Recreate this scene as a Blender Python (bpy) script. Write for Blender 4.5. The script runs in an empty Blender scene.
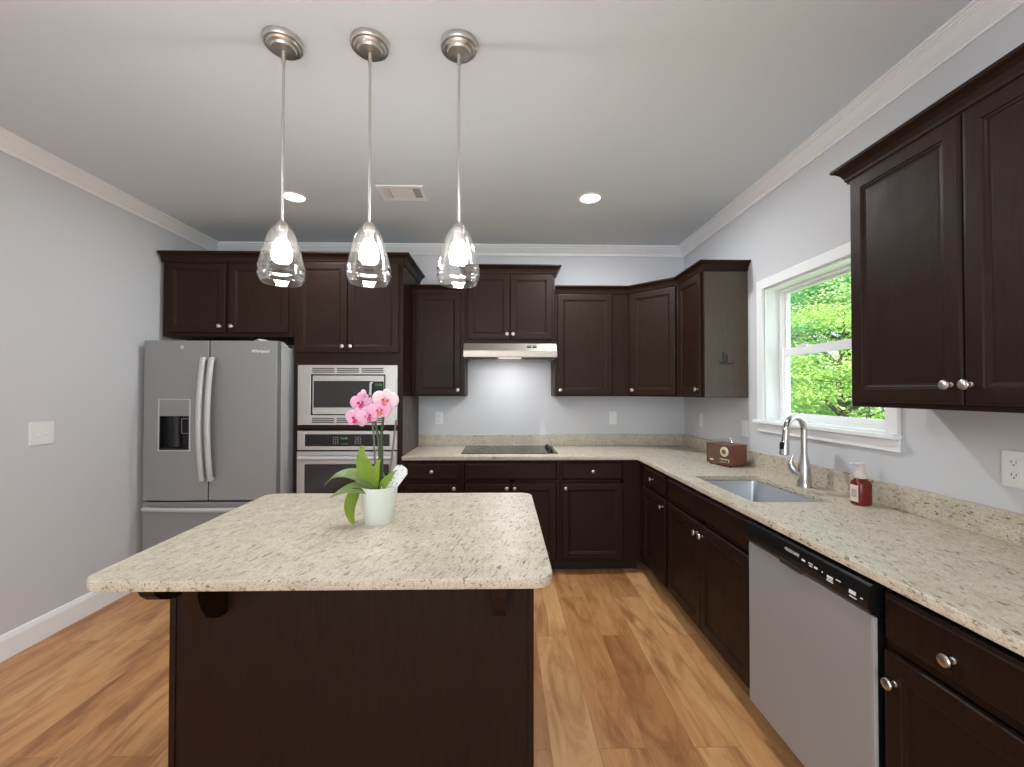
import bpy, bmesh, math, random
from mathutils import Vector, Matrix
random.seed(7)
S = bpy.context.scene
COL = S.collection
PI = math.pi

# ------------------------------------------------------------------ camera, world, sun, lamps, exposure
D, H, C, XR, XL = 3.862, 1.4118, 2.743, 1.680, -2.625      # back wall, eye height, ceiling, right wall, left wall
F, YAW, PITCH, ROLL, VS = 420.1, .0206, .0128, .0013, 2.663
cam = bpy.data.cameras.new('camera'); cam.sensor_width = 36; cam.lens = F / 1024 * 36
cam.shift_y = VS / 1024; cam.clip_start = .02
co = bpy.data.objects.new('camera', cam); COL.objects.link(co); S.camera = co
co.location = (0, 0, H)
co.matrix_world = (Matrix.Translation((0, 0, H)) @ Matrix.Rotation(-YAW, 4, 'Z') @ Matrix.Rotation(PI / 2 + PITCH, 4, 'X')
                   @ Matrix.Rotation(ROLL, 4, 'Z'))
S.view_settings.view_transform = 'Standard'; S.view_settings.look = 'None'
S.view_settings.gamma = 1; S.view_settings.use_curve_mapping = False
S.view_settings.exposure = -0.03
S.cycles.max_bounces = 10; S.cycles.diffuse_bounces = 5; S.cycles.glossy_bounces = 4
S.cycles.transparent_max_bounces = 16; S.cycles.transmission_bounces = 8
S.cycles.caustics_reflective = False; S.cycles.caustics_refractive = False
S.cycles.sample_clamp_indirect = 6
w = bpy.data.worlds.new('sky'); S.world = w; w.use_nodes = True
bg = w.node_tree.nodes['Background']; bg.inputs[0].default_value = (.80, .90, 1, 1); bg.inputs[1].default_value = 2.2


def lamp(name, kind, loc, energy, color=(1, 1, 1), rot=(0, 0, 0), **k):
    l = bpy.data.lights.new(name, kind); l.energy = energy; l.color = color
    for a, b in k.items(): setattr(l, a, b)
    o = bpy.data.objects.new(name, l); COL.objects.link(o); o.location = loc; o.rotation_euler = rot
    return o


lamp('sun', 'SUN', (20, 20, 20), 7.5, (1, .96, .88), rot=(math.radians(38), math.radians(-26), 0), angle=.01)
# unseen fill lamp added at the open rear end, then kitchen window daylight
lamp('rear_fill_lamp', 'AREA', (-.4, -3.9, 1.45), 62, (.88, .94, 1), rot=(PI / 2, 0, 0), shape='RECTANGLE', size=4.0, size_y=2.2)
lamp('kitchen_window_daylight', 'AREA', (2.7, 2.25, 1.25), 17, (.90, .99, 1), rot=(0, PI / 2, 0), shape='RECTANGLE', size=1.7, size_y=1.9)
CANS = [(-1.433, 2.89), (.594, 2.86)]
for cx, cy in CANS + [(-1.433, .45), (.594, .45), (-1.433, -1.9), (.594, -1.9)]:
    lamp('recessed_or_fill_lamp', 'AREA', (cx, cy, C - .012), (24 if cx > 0 else 11) if cy > 2 else 8, (.93, .97, 1), shape='DISK', size=.13)  # spots beyond CANS are unseen fill lamps, added without fixtures


# ------------------------------------------------------------------ colours and materials
def lin(r, g, b):
    f = lambda c: (c / 255 / 12.92) if c / 255 <= .04045 else ((c / 255 + .055) / 1.055) ** 2.4
    return (f(r), f(g), f(b), 1)


def mat(name, color, rough=.5, metal=0., spec=.5, emit=None, estr=0, coat=0, trans=0, ior=1.45):
    m = bpy.data.materials.new(name); m.use_nodes = True
    p = m.node_tree.nodes['Principled BSDF']; i = p.inputs
    i['Base Color'].default_value = color; i['Roughness'].default_value = rough; i['Metallic'].default_value = metal
    i['Specular IOR Level'].default_value = spec; i['Coat Weight'].default_value = coat
    i['Transmission Weight'].default_value = trans; i['IOR'].default_value = ior
    if emit: i['Emission Color'].default_value = emit; i['Emission Strength'].default_value = estr
    return m


class N:
    """small node-tree writer"""
    def __init__(s, m): s.t = m.node_tree; s.p = s.t.nodes['Principled BSDF']
    def n(s, kind, **k):
        x = s.t.nodes.new(kind)
        for a, b in k.items():
            if a in x.inputs.keys() if isinstance(a, str) else False: x.inputs[a].default_value = b
            else: setattr(x, a, b)
        return x
    def l(s, a, b): s.t.links.new(a, b)
    def coords(s, scale=(1, 1, 1), rot=(0, 0, 0), kind='Object'):
        tc = s.n('ShaderNodeTexCoord'); mp = s.n('ShaderNodeMapping')
        mp.inputs['Scale'].default_value = scale; mp.inputs['Rotation'].default_value = rot
        s.l(tc.outputs[kind], mp.inputs['Vector']); return mp.outputs[0]
    def noise(s, vec, scale, detail=4, rough=.5, dist=0):
        x = s.n('ShaderNodeTexNoise'); x.inputs['Scale'].default_value = scale; x.inputs['Detail'].default_value = detail
        x.inputs['Roughness'].default_value = rough; x.inputs['Distortion'].default_value = dist
        s.l(vec, x.inputs['Vector']); return x.outputs['Fac']
    def ramp(s, fac, stops):
        r = s.n('ShaderNodeValToRGB'); e = r.color_ramp.elements
        while len(e) < len(stops): e.new(.5)
        for q, (pos, c) in zip(e, stops): q.position = pos; q.color = c
        s.l(fac, r.inputs[0]); return r.outputs[0]
    def mix(s, fac, a, b, mode='MIX'):
        x = s.n('ShaderNodeMix', data_type='RGBA', blend_type=mode)
        for inp, v in ((x.inputs[0], fac), (x.inputs[6], a), (x.inputs[7], b)):
            if hasattr(v, 'is_linked'): s.l(v, inp)
            else: inp.default_value = v
        return x.outputs[2]
    def bump(s, h, strength=.2, dist=.01):
        b = s.n('ShaderNodeBump'); b.inputs['Strength'].default_value = strength; b.inputs['Distance'].default_value = dist
        s.l(h, b.inputs['Height']); s.l(b.outputs[0], s.p.inputs['Normal'])


BW = lambda v: (v, v, v, 1)


def paint(name, c, rough=.75, sc=180, st=.05):
    m = mat(name, c, rough, spec=.3); q = N(m)
    q.bump(q.noise(q.coords(), sc, 2), st, .002); return m


M = {}
M['wall'] = paint('grey_wall_paint', lin(205, 206, 209))
M['ceiling'] = paint('ceiling_paint', lin(217, 226, 232), .85)
M['trim'] = paint('white_trim_paint', lin(243, 244, 245), .35, 60, .02)
M['plastic'] = mat('white_plastic', lin(232, 232, 232), .35)
M['slot'] = mat('dark_slot', lin(40, 40, 40), .6)


def wood_dark(name, a, b, rough=.36):
    m = mat(name, a, rough, spec=.2); q = N(m)
    v = q.coords((14, 14, 1.2)); f = q.noise(v, 6, 6, .6, .4)
    c = q.ramp(f, [(.3, a), (.7, b)]); q.l(c, q.p.inputs['Base Color'])
    r = q.ramp(q.noise(q.coords((3, 3, 3)), 4, 3), [(.3, BW(rough - .05)), (.7, BW(rough + .07))]); q.l(r, q.p.inputs['Roughness'])
    q.bump(f, .06, .002); return m


M['cab'] = wood_dark('espresso_wood', lin(33, 19, 12), lin(44, 27, 18), .45)
M['toe'] = mat('dark_toe_board', lin(30, 19, 15), .5)
M['inside'] = mat('cabinet_inside', lin(60, 45, 38), .6)
M['endpanel_sheen'] = wood_dark('sheen_toned_end_panel', lin(82, 74, 65), lin(92, 83, 74), .4)  # lighter end panel tone, with lit sheen put into its colour


def granite():
    m = mat('speckled_granite', lin(205, 196, 180), .34, spec=.5); q = N(m)
    v0 = q.coords()
    def streak(deg, length, scale, lo, hi, top, detail=3):
        tc = q.n('ShaderNodeTexCoord'); mp = q.n('ShaderNodeMapping', vector_type='TEXTURE')
        mp.inputs['Rotation'].default_value = (0, 0, math.radians(deg)); mp.inputs['Scale'].default_value = (1, length, .9)
        q.l(tc.outputs['Object'], mp.inputs['Vector'])
        return q.ramp(q.noise(mp.outputs[0], scale, detail, .55, .25), [(lo, BW(0)), (hi, BW(top))])
    base = q.ramp(q.noise(v0, 14, 5, .6), [(.30, lin(194, 184, 166)), (.55, lin(206, 197, 180)), (.75, lin(213, 206, 191))])
    grain = q.ramp(q.noise(v0, 210, 2, .6), [(.33, lin(186, 178, 164)), (.52, lin(255, 255, 255))])
    c = q.mix(.6, base, grain, 'MULTIPLY')
    c = q.mix(streak(-10, 3.5, 85, .54, .68, .6), c, lin(156, 144, 126))
    c = q.mix(streak(-19, 4.5, 120, .605, .655, .9), c, lin(120, 108, 92))
    c = q.mix(streak(-24, 3.2, 60, .655, .69, .9), c, lin(100, 88, 76))
    q.l(c, q.p.inputs['Base Color']); return m


M['granite'] = granite()


def floor_mat():
    m = mat('oak_planks', lin(180, 125, 80), .36, spec=.5); q = N(m)
    v = q.coords((1, 1, 1), (0, 0, PI / 2))
    br = q.n('ShaderNodeTexBrick'); br.offset = .37; br.offset_frequency = 2
    br.inputs['Scale'].default_value = 1; br.inputs['Brick Width'].default_value = 1.22; br.inputs['Row Height'].default_value = .19
    br.inputs['Mortar Size'].default_value = .0014; br.inputs['Mortar Smooth'].default_value = .3; br.inputs['Bias'].default_value = 0
    br.inputs['Color1'].default_value = BW(0); br.inputs['Color2'].default_value = BW(1); br.inputs['Mortar'].default_value = BW(.5)
    q.l(v, br.inputs['Vector'])
    plank = q.ramp(br.outputs['Color'], [(0, lin(194, 140, 92)), (.5, lin(216, 163, 111)), (1, lin(232, 185, 132))])
    # per plank shift of the grain
    tc = q.coords((4.6, 1.0, 1)); ad = q.n('ShaderNodeVectorMath', operation='ADD'); q.l(tc, ad.inputs[0])
    sc = q.n('ShaderNodeVectorMath', operation='SCALE'); q.l(br.outputs['Color'], sc.inputs[0]); sc.inputs['Scale'].default_value = 9
    q.l(sc.outputs[0], ad.inputs[1])
    g = q.noise(ad.outputs[0], 2.2, 7, .62, .9)
    gr = q.ramp(g, [(.28, lin(176, 136, 104)), (.48, lin(236, 222, 208)), (.75, lin(255, 255, 255))])
    c = q.mix(.75, plank, gr, 'MULTIPLY')
    kn = q.ramp(q.noise(ad.outputs[0], 1.1, 5, .62, 1.1), [(.51, BW(0)), (.64, BW(.72))])
    c = q.mix(kn, c, lin(140, 88, 50))
    fine = q.ramp(q.noise(q.coords((60, 2.5, 1)), 3, 3), [(.3, BW(.82)), (.6, BW(1))]); c = q.mix(.6, c, fine, 'MULTIPLY')
    mf = q.n('ShaderNodeMath', operation='MULTIPLY'); q.l(br.outputs['Fac'], mf.inputs[0]); mf.inputs[1].default_value = .7
    c = q.mix(mf.outputs[0], c, lin(150, 100, 60))
    q.l(c, q.p.inputs['Base Color']); q.bump(br.outputs['Fac'], -.15, .002)
    return m


M['floor'] = floor_mat()


def steel(name, c, rough=.3, scale=(2, 2, 220), metal=1.0):
    m = mat(name, c, rough, metal); q = N(m)
    f = q.noise(q.coords(scale), 3, 3)
    q.l(q.ramp(f, [(.3, BW(rough - .06)), (.7, BW(rough + .08))]), q.p.inputs['Roughness'])
    return m


M['steel'] = steel('brushed_steel', lin(188, 186, 182), .38, metal=.75)
M['hood'] = steel('hood_steel', lin(168, 160, 150), .42, metal=.9)
M['fridge'] = steel('grey_fridge_steel', lin(150, 150, 149), .5, metal=.5)
M['dw'] = steel('dishwasher_steel', lin(168, 169, 170), .5, metal=.3)
M['handle'] = mat('satin_handle', lin(190, 190, 191), .5, .3)
M['bodygrey'] = mat('light_grey_case', lin(196, 198, 199), .5)
M['nickel'] = mat('brushed_nickel', lin(208, 205, 200), .3, 1)
M['chrome'] = mat('chrome', lin(215, 215, 215), .08, 1)
M['faucet'] = mat('stainless_faucet', lin(205, 203, 200), .14, 1)
M['black'] = mat('black_plastic', lin(20, 20, 21), .3)
M['blackglass'] = mat('black_glass', lin(14, 14, 15), .05, spec=.6)
M['ring'] = mat('burner_ring_glass', lin(46, 46, 47), .12, spec=.6)
M['ovenglass'] = mat('dark_oven_glass', lin(44, 43, 44), .08, spec=.6)
M['sink'] = mat('sink_steel', lin(196, 200, 205), .32, .7)
M['white_print'] = mat('white_print', lin(225, 225, 225), .5)
M['grey_print'] = mat('grey_print', lin(120, 120, 120), .5)
M['green_led'] = mat('green_led', lin(40, 120, 50), .5, emit=lin(60, 200, 80), estr=.5)
M['bulb'] = mat('glowing_bulb', lin(255, 250, 240), .4, emit=(1, .97, .95, 1), estr=128)
M['can'] = mat('glowing_lens', lin(255, 255, 250), .4, emit=(1, .97, .93, 1), estr=6)
M['hoodlens'] = mat('lit_hood_lens', lin(235, 235, 230), .4, emit=(1, .98, .95, 1), estr=.6)
M['gasket'] = mat('grey_gasket', lin(95, 96, 97), .6)


def clear_glass(name, tint=(1, 1, 1, 1), gloss=.10, rough=.02, fr=1.45):
    m = bpy.data.materials.new(name); m.use_nodes = True; t = m.node_tree; t.nodes.clear()
    o = t.nodes.new('ShaderNodeOutputMaterial'); mx = t.nodes.new('ShaderNodeMixShader')
    tr = t.nodes.new('ShaderNodeBsdfTransparent'); tr.inputs[0].default_value = tint
    gl = t.nodes.new('ShaderNodeBsdfGlossy'); gl.inputs['Roughness'].default_value = rough
    f = t.nodes.new('ShaderNodeLayerWeight'); f.inputs['Blend'].default_value = gloss
    t.links.new(f.outputs['Facing'], mx.inputs[0]); t.links.new(tr.outputs[0], mx.inputs[1]); t.links.new(gl.outputs[0], mx.inputs[2])
    t.links.new(mx.outputs[0], o.inputs[0]); return m


M['pane'] = clear_glass('window_glass', (.98, 1, .985, 1), .04)
M['shade'] = clear_glass('clear_shade_glass', (.99, .985, .98, 1), .16, .03)
_t = M['shade'].node_tree; _o = next(n for n in _t.nodes if n.type == 'OUTPUT_MATERIAL'); _src = _o.inputs[0].links[0].from_socket
_tl = _t.nodes.new('ShaderNodeBsdfTranslucent'); _tl.inputs[0].default_value = (1, .98, .96, 1)
_mx = _t.nodes.new('ShaderNodeMixShader'); _mx.inputs[0].default_value = .004
_t.links.new(_src, _mx.inputs[1]); _t.links.new(_tl.outputs[0], _mx.inputs[2]); _t.links.new(_mx.outputs[0], _o.inputs[0])


# ------------------------------------------------------------------ mesh helpers
def new(): return bmesh.new()


def obj(name, bm, m, parent=None, smooth=False, loc=None, auto=True):
    me = bpy.data.meshes.new(name); bmesh.ops.recalc_face_normals(bm, faces=bm.faces[:]); bm.to_mesh(me); bm.free()
    if m: me.materials.append(m)
    if smooth:
        for p in me.polygons: p.use_smooth = True
        if auto: me.set_sharp_from_angle(angle=math.radians(38))
    o = bpy.data.objects.new(name, me); COL.objects.link(o)
    if parent: o.parent = parent
    if loc: o.location = loc
    return o


def meshobj(name, me, m, parent=None):
    me.materials.clear(); me.materials.append(m)
    o = bpy.data.objects.new(name, me); COL.objects.link(o)
    if parent: o.parent = parent
    return o


def tag(o, label, cat, group=None, kind=None):
    o['label'] = label; o['category'] = cat
    if group: o['group'] = group
    if kind: o['kind'] = kind
    return o


def thing(name, label, cat, loc=(0, 0, 0), rotz=0, group=None):
    o = bpy.data.objects.new(name, None); COL.objects.link(o); o.empty_display_size = .1
    o.location = loc; o.rotation_euler = (0, 0, rotz)
    return tag(o, label, cat, group)


def struct(name, bm, m, parent=None, label=None, smooth=False):
    o = obj(name, bm, m, parent, smooth)
    if not parent: o['kind'] = 'structure'
    return o


def box(bm, x0, x1, y0, y1, z0, z1, bev=0, seg=2):
    r = bmesh.ops.create_cube(bm, size=1); vs = r['verts']
    for v in vs:
        v.co = Vector(((x0 + x1) / 2 + v.co.x * (x1 - x0), (y0 + y1) / 2 + v.co.y * (y1 - y0), (z0 + z1) / 2 + v.co.z * (z1 - z0)))
    if bev:
        es = list({e for v in vs for e in v.link_edges})
        r = bmesh.ops.bevel(bm, geom=es, offset=bev, segments=seg, profile=.5, affect='EDGES', clamp_overlap=True)
        vs = list({v for f in r['faces'] for v in f.verts})
    return vs


def lathe(bm, prof, seg=24, mtx=None, cap=True):
    """prof: (radius, z) list, turned about z"""
    rings = []
    for r, z in prof:
        if r < 1e-6: rings.append([bm.verts.new((0, 0, z))])
        else: rings.append([bm.verts.new((r * math.cos(2 * PI * k / seg), r * math.sin(2 * PI * k / seg), z)) for k in range(seg)])
    for a, b in zip(rings, rings[1:]):
        for k in range(seg):
            q = [a[k % len(a)], a[(k + 1) % len(a)], b[(k + 1) % len(b)], b[k % len(b)]]
            q = list(dict.fromkeys(q))
            if len(q) > 2:
                try: bm.faces.new(q)
                except ValueError: pass
    if cap:
        for rg in (rings[0], rings[-1]):
            if len(rg) > 2: bm.faces.new(rg)
    vs = [v for rg in rings for v in rg]
    if mtx: bmesh.ops.transform(bm, matrix=mtx, verts=vs)
    return vs


def tube(bm, pts, rad, seg=10, cap=True, flat=1.0):
    pts = [Vector(p) for p in pts]; n = len(pts)
    rad = rad if isinstance(rad, (list, tuple)) else [rad] * n
    rings = []; up = Vector((0, 0, 1)); prev = None
    for i, p in enumerate(pts):
        d = (pts[min(i + 1, n - 1)] - pts[max(i - 1, 0)]).normalized()
        if prev is None:
            a = d.cross(up)
            if a.length < .05: a = d.cross(Vector((0, 1, 0)))
        else: a = prev - d * prev.dot(d)
        a.normalize(); b = d.cross(a); prev = a
        rings.append([bm.verts.new(p + rad[i] * (math.cos(2 * PI * k / seg) * a + flat * math.sin(2 * PI * k / seg) * b)) for k in range(seg)])
    for r0, r1 in zip(rings, rings[1:]):
        for k in range(seg): bm.faces.new((r0[k], r0[(k + 1) % seg], r1[(k + 1) % seg], r1[k]))
    if cap: bm.faces.new(rings[0]); bm.faces.new(rings[-1])
    return [v for r in rings for v in r]


def prism(bm, poly, axis, a, b):
    """poly 2-D, extruded along axis from a to b; axis x: poly=(y,z), y: poly=(x,z), z: poly=(x,y)"""
    put = {'x': lambda p, t: (t, p[0], p[1]), 'y': lambda p, t: (p[0], t, p[1]), 'z': lambda p, t: (p[0], p[1], t)}[axis]
    A = [bm.verts.new(put(p, a)) for p in poly]; B = [bm.verts.new(put(p, b)) for p in poly]
    n = len(poly)
    for k in range(n): bm.faces.new((A[k], A[(k + 1) % n], B[(k + 1) % n], B[k]))
    bm.faces.new(A); bm.faces.new(B)
    return A + B


def sweep(bm, prof, path, side=1, seg=None):
    """closed profile (out, z) carried along a plan path with mitred corners; out is to the right of travel for side=1.
    seg: only that leg of the path"""
    P = [Vector((p[0], p[1])) for p in path]; n = len(P); nor = []
    for a, b in zip(P, P[1:]):
        d = (b - a).normalized(); nor.append(Vector((d.y, -d.x)) * side)
    mit = []
    for i in range(n):
        if i == 0: mit.append(nor[0])
        elif i == n - 1: mit.append(nor[-1])
        else: mit.append((nor[i - 1] + nor[i]) / (1 + nor[i - 1].dot(nor[i])))
    legs = range(n - 1) if seg is None else [seg]
    for i in legs:
        A = [bm.verts.new((*(P[i] + mit[i] * o), z)) for o, z in prof]; B = [bm.verts.new((*(P[i + 1] + mit[i + 1] * o), z)) for o, z in prof]
        k = len(prof)
        for j in range(k): bm.faces.new((A[j], A[(j + 1) % k], B[(j + 1) % k], B[j]))
        bm.faces.new(A); bm.faces.new(B)


def rings_panel(bm, x0, x1, z0, z1, rings, back):
    """a front made of concentric rectangles: rings (inset, y) from the outside in; the front faces -y, its back lies at y=back"""
    def rect(i, y): return [bm.verts.new(c) for c in ((x0 + i, y, z0 + i), (x1 - i, y, z0 + i), (x1 - i, y, z1 - i), (x0 + i, y, z1 - i))]
    R = [rect(0, back)] + [rect(i, y) for i, y in rings]
    bm.faces.new(R[0])
    for a, b in zip(R, R[1:]):
        for k in range(4): bm.faces.new((a[k], a[(k + 1) % 4], b[(k + 1) % 4], b[k]))
    bm.faces.new(R[-1])


def local(bm, o):
    m = (Matrix.Translation(o.location) @ o.rotation_euler.to_matrix().to_4x4()).inverted()
    bmesh.ops.transform(bm, matrix=m, verts=bm.verts[:])


def plate(outer, holes, z0, z1, bev=.003):
    """a flat slab of any outline with holes, edges eased"""
    cu = bpy.data.curves.new('slab', 'CURVE'); cu.dimensions = '2D'; cu.fill_mode = 'BOTH'
    for pts in [outer] + holes:
        sp = cu.splines.new('POLY'); sp.points.add(len(pts) - 1); sp.use_cyclic_u = True
        for q, p in zip(sp.points, pts): q.co = (p[0], p[1], 0, 1)
    cu.extrude = (z1 - z0) / 2 - bev; cu.bevel_depth = bev; cu.bevel_resolution = 2; cu.offset = -bev
    o = bpy.data.objects.new('slab', cu); COL.objects.link(o)
    dg = bpy.context.evaluated_depsgraph_get(); me = bpy.data.meshes.new_from_object(o.evaluated_get(dg))
    bpy.data.objects.remove(o); bpy.data.curves.remove(cu)
    me.transform(Matrix.Translation((0, 0, (z0 + z1) / 2))); return me


def rrect(x0, x1, y0, y1, r, seg=6, corners=(1, 1, 1, 1)):
    out = []
    for k, (cx, cy, a0) in enumerate(((x1 - r, y1 - r, 0), (x0 + r, y1 - r, 90), (x0 + r, y0 + r, 180), (x1 - r, y0 + r, 270))):
        if not corners[k]: out.append(((x1, y1), (x0, y1), (x0, y0), (x1, y0))[k]); continue
        for j in range(seg + 1):
            a = math.radians(a0 + 90 * j / seg); out.append((cx + r * math.cos(a), cy + r * math.sin(a)))
    return out


def text(s, size, m, name, parent, mtx, extrude=.0004, bold=False):
    cu = bpy.data.curves.new('text', 'FONT'); cu.body = s; cu.size = size; cu.align_x = 'CENTER'; cu.align_y = 'CENTER'; cu.extrude = extrude
    if bold: cu.offset = size * .02
    o = bpy.data.objects.new('text', cu); COL.objects.link(o)
    dg = bpy.context.evaluated_depsgraph_get(); me = bpy.data.meshes.new_from_object(o.evaluated_get(dg))
    bpy.data.objects.remove(o); bpy.data.curves.remove(cu)
    me.transform(mtx); return meshobj(name, me, m, parent)


FACE = Matrix.Rotation(PI / 2, 4, 'X')      # writing that faces -y


def at(x, y, z): return Matrix.Translation((x, y, z)) @ FACE


def copy_tree(o, parent=None):
    c = o.copy(); COL.objects.link(c)
    if parent: c.parent = parent
    for ch in list(o.children): copy_tree(ch, c)
    return c


# ------------------------------------------------------------------ room shell
Y0 = -4.0                                    # the open living room behind the camera
bm = new(); box(bm, XL - .15, XR + .15, Y0, D + .15, -.1, 0); struct('floor', bm, M['floor'])
bm = new(); box(bm, XL - .15, XR + .15, Y0, D + .15, C, C + .15); struct('ceiling', bm, M['ceiling'])
bm = new(); box(bm, XL - .15, XR + .15, D, D + .15, 0, C); struct('wall_back', bm, M['wall'])
bm = new(); box(bm, XL - .15, XL, Y0, D, 0, C); struct('wall_left', bm, M['wall'])
WY0, WY1, WZ0, WZ1 = 1.799, 2.662, 1.232, 2.073       # window opening
bm = new()
box(bm, XR, XR + .15, Y0, WY0, 0, C); box(bm, XR, XR + .15, WY1, D, 0, C)
box(bm, XR, XR + .15, WY0, WY1, 0, WZ0); box(bm, XR, XR + .15, WY0, WY1, WZ1, C); struct('wall_right', bm, M['wall'])

c, d = .088, .078
crown = [(0, C), (0, C - d), (.009, C - d), (.012, C - d + .004), (.012, C - d + .012), (.017, C - d + .012), (.017, C - d + .018), (.024, C - d + .021), (.040, C - d + .032), (.062, C - .026), (.068, C - .024), (.068, C - .017),
         (.074, C - .017), (.080, C - .011), (c, C - .011), (c, C)]
path = [(XL, Y0), (XL, D), (XR, D), (XR, Y0)]
for i in range(3):
    bm = new(); sweep(bm, crown, path, 1, i); struct('trim_%d' % (i + 1), bm, M['trim'])
bb = [(0, 0), (.016, 0), (.016, .105), (.012, .118), (.007, .130), (0, .134)]
bm = new(); sweep(bm, bb, [(XL, Y0), (XL, D)], 1); struct('baseboard_left', bm, M['trim'])
bm = new(); sweep(bm, bb, [(XR, Y0), (XR, .55)], -1); struct('baseboard_right', bm, M['trim'])
bm = new(); sweep(bm, bb, [(XL, D), (-1.62, D)], 1); struct('baseboard_back', bm, M['trim'])

# window
win = bpy.data.objects.new('window_1', None); COL.objects.link(win); win.location = (XR, 2.25, WZ0); win['kind'] = 'structure'


def wpart(name, bm, m=None, parent=None):
    for v in bm.verts: v.co -= Vector((XR, 2.25, WZ0))
    return obj(name, bm, m or M['trim'], parent or win)


cw = .060
bm = new(); box(bm, XR - .019, XR - .0005, WY1, WY1 + cw, WZ0, WZ1 + cw, .003); wpart('side_casing', bm)
bm = new(); box(bm, XR - .019, XR - .0005, WY0 - cw, WY0, WZ0, WZ1 + cw, .003); wpart('side_casing', bm)
bm = new(); box(bm, XR - .019, XR - .0005, WY0, WY1, WZ1, WZ1 + cw, .003); wpart('head_casing', bm)
bm = new(); box(bm, XR - .045, XR - .0005, WY0 - cw - .005, WY1 + cw + .012, WZ0 - .022, WZ0, .006)
box(bm, XR - .001, XR + .10, WY0 + .001, WY1 - .001, WZ0 + .0005, WZ0 + .006); wpart('stool', bm)
bm = new(); box(bm, XR - .016, XR - .0005, WY0 - cw, WY1 + cw, WZ0 - .076, WZ0 - .022, .003); wpart('apron', bm)
bm = new()
box(bm, XR, XR + .148, WY1 - .012, WY1 - .0005, WZ0 + .0065, WZ1 - .001); box(bm, XR, XR + .148, WY0 + .0005, WY0 + .012, WZ0 + .0065, WZ1 - .001)
box(bm, XR, XR + .148, WY0 + .012, WY1 - .012, WZ1 - .012, WZ1 - .0005); wpart('jamb', bm)
# vinyl unit: frame, two sashes
fy0, fy1, fz0, fz1 = WY0 + .012, WY1 - .012, WZ0 + .006, WZ1 - .012


def frame(bm, x0, x1, y0, y1, z0, z1, s, b=None, t=None, bev=.002):
    b = b or s; t = t or s
    box(bm, x0, x1, y0, y0 + s, z0, z1, bev); box(bm, x0, x1, y1 - s, y1, z0, z1, bev)
    box(bm, x0, x1, y0 + s, y1 - s, z0, z0 + b, bev); box(bm, x0, x1, y0 + s, y1 - s, z1 - t, z1, bev)


bm = new(); frame(bm, XR + .082, XR + .145, fy0, fy1, fz0, fz1, .018, .014, .014); wpart('vinyl_frame', bm)
for nm, x0, z0, z1, b, t in (('upper_sash', XR + .112, 1.640, fz1 - .014, .046, .014), ('lower_sash', XR + .088, fz0 + .014, 1.684, .030, .050)):
    bm = new(); frame(bm, x0, x0 + .024, fy0 + .018, fy1 - .018, z0, z1, .030 if nm == 'lower_sash' else .019, b, t, .003); s_ = wpart(nm, bm)
    bm = new(); box(bm, x0 + .010, x0 + .014, fy0 + .034, fy1 - .034, z0 + b - .004, z1 - t + .004); wpart('pane', bm, M['pane'], s_)
    if nm == 'lower_sash':
        bm = new(); box(bm, x0 - .004, x0 + .02, 2.42, 2.49, z1 - .001, z1 + .010, .003); tube(bm, [(x0 + .004, 2.455, z1 + .012), (x0 + .002, 2.42, z1 + .014), (x0 + .002, 2.40, z1 + .012)], .004, 8)
        wpart('sash_lock', bm, M['plastic'], s_)


# ------------------------------------------------------------------ cabinets
DOOR = [(0, -.014), (.003, -.019), (.010, -.020), (.048, -.020), (.051, -.0165), (.056, -.0155), (.060, -.0125), (.066, -.011), (.072, -.0115)]
SLAB = [(0, -.013), (.003, -.016), (.010, -.0175), (.014, -.020), (.018, -.020)]


def knob(parent, x, z, y=-.020):
    bm = new()
    lathe(bm, [(.0075, 0), (.0075, .002), (.005, .004), (.0048, .014), (.007, .017), (.0135, .020), (.0150, .0235), (.0135, .027), (.008, .0295), (0, .030)], 20,
          Matrix.Translation((x, y, z)) @ Matrix.Rotation(PI / 2, 4, 'X'))
    return obj('knob', bm, M['nickel'], parent, True)


def door(parent, x0, x1, z0, z1, kx=None, kz=None, name='door', rings=DOOR):
    bm = new(); rings_panel(bm, x0, x1, z0, z1, rings, -.0005)
    o = obj(name, bm, M['cab'], parent)
    if kx is not None: knob(o, kx, kz)
    return o


CROWN = [(-.002, -.012), (.006, -.012), (.008, -.004), (.012, .000), (.014, .010), (.022, .026), (.034, .038), (.042, .042), (.046, .046), (.046, .056), (-.002, .056)]


def cab_crown(parent, path, z, side=1, seg=None, scale=1.0, extra=None):
    bm = new(); sweep(bm, [(o * scale, z + q * scale) for o, q in CROWN], path, side, seg); local(bm, parent)
    return obj('crown_moulding', bm, M['cab'], parent)


def wall_cab(name, label, x, y, rot, w, dep, z0, z1, doors, group='wall cabinets', endmat=None):
    t = thing(name, label, 'cabinet', (x, y, z0), rot, group)
    bm = new(); box(bm, .0008, w - .0008, 0, dep - .001, 0, z1 - z0, .0015, 1); obj('body', bm, M['cab'], t)
    for x0, x1, a, b, kx, kz in doors: door(t, x0, x1, a - z0, b - z0, kx, kz - z0)
    return t


TOP = 2.286
YU = D - .305; YB = D - .61
# over the refrigerator
t_fr = wall_cab('refrigerator_cabinet', 'dark brown two-door cabinet above the grey refrigerator', -2.598, YB, 0, .990, .61, 1.828, 2.420,
                [(.048, .479, 1.858, 2.385, .448, 1.905), (.505, .953, 1.858, 2.385, .536, 1.905)])
cab_crown(t_fr, [(-2.606, YB), (-1.607, YB)], 2.408, 1, 0, 1.12)
bm = new(); sweep(bm, [(o * 1.12 * .18, 2.408 + q * 1.12) for o, q in CROWN], [(-2.598, D - .01), (-2.598, YB)], 1); local(bm, t_fr); obj('crown_return', bm, M['cab'], t_fr)
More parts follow.
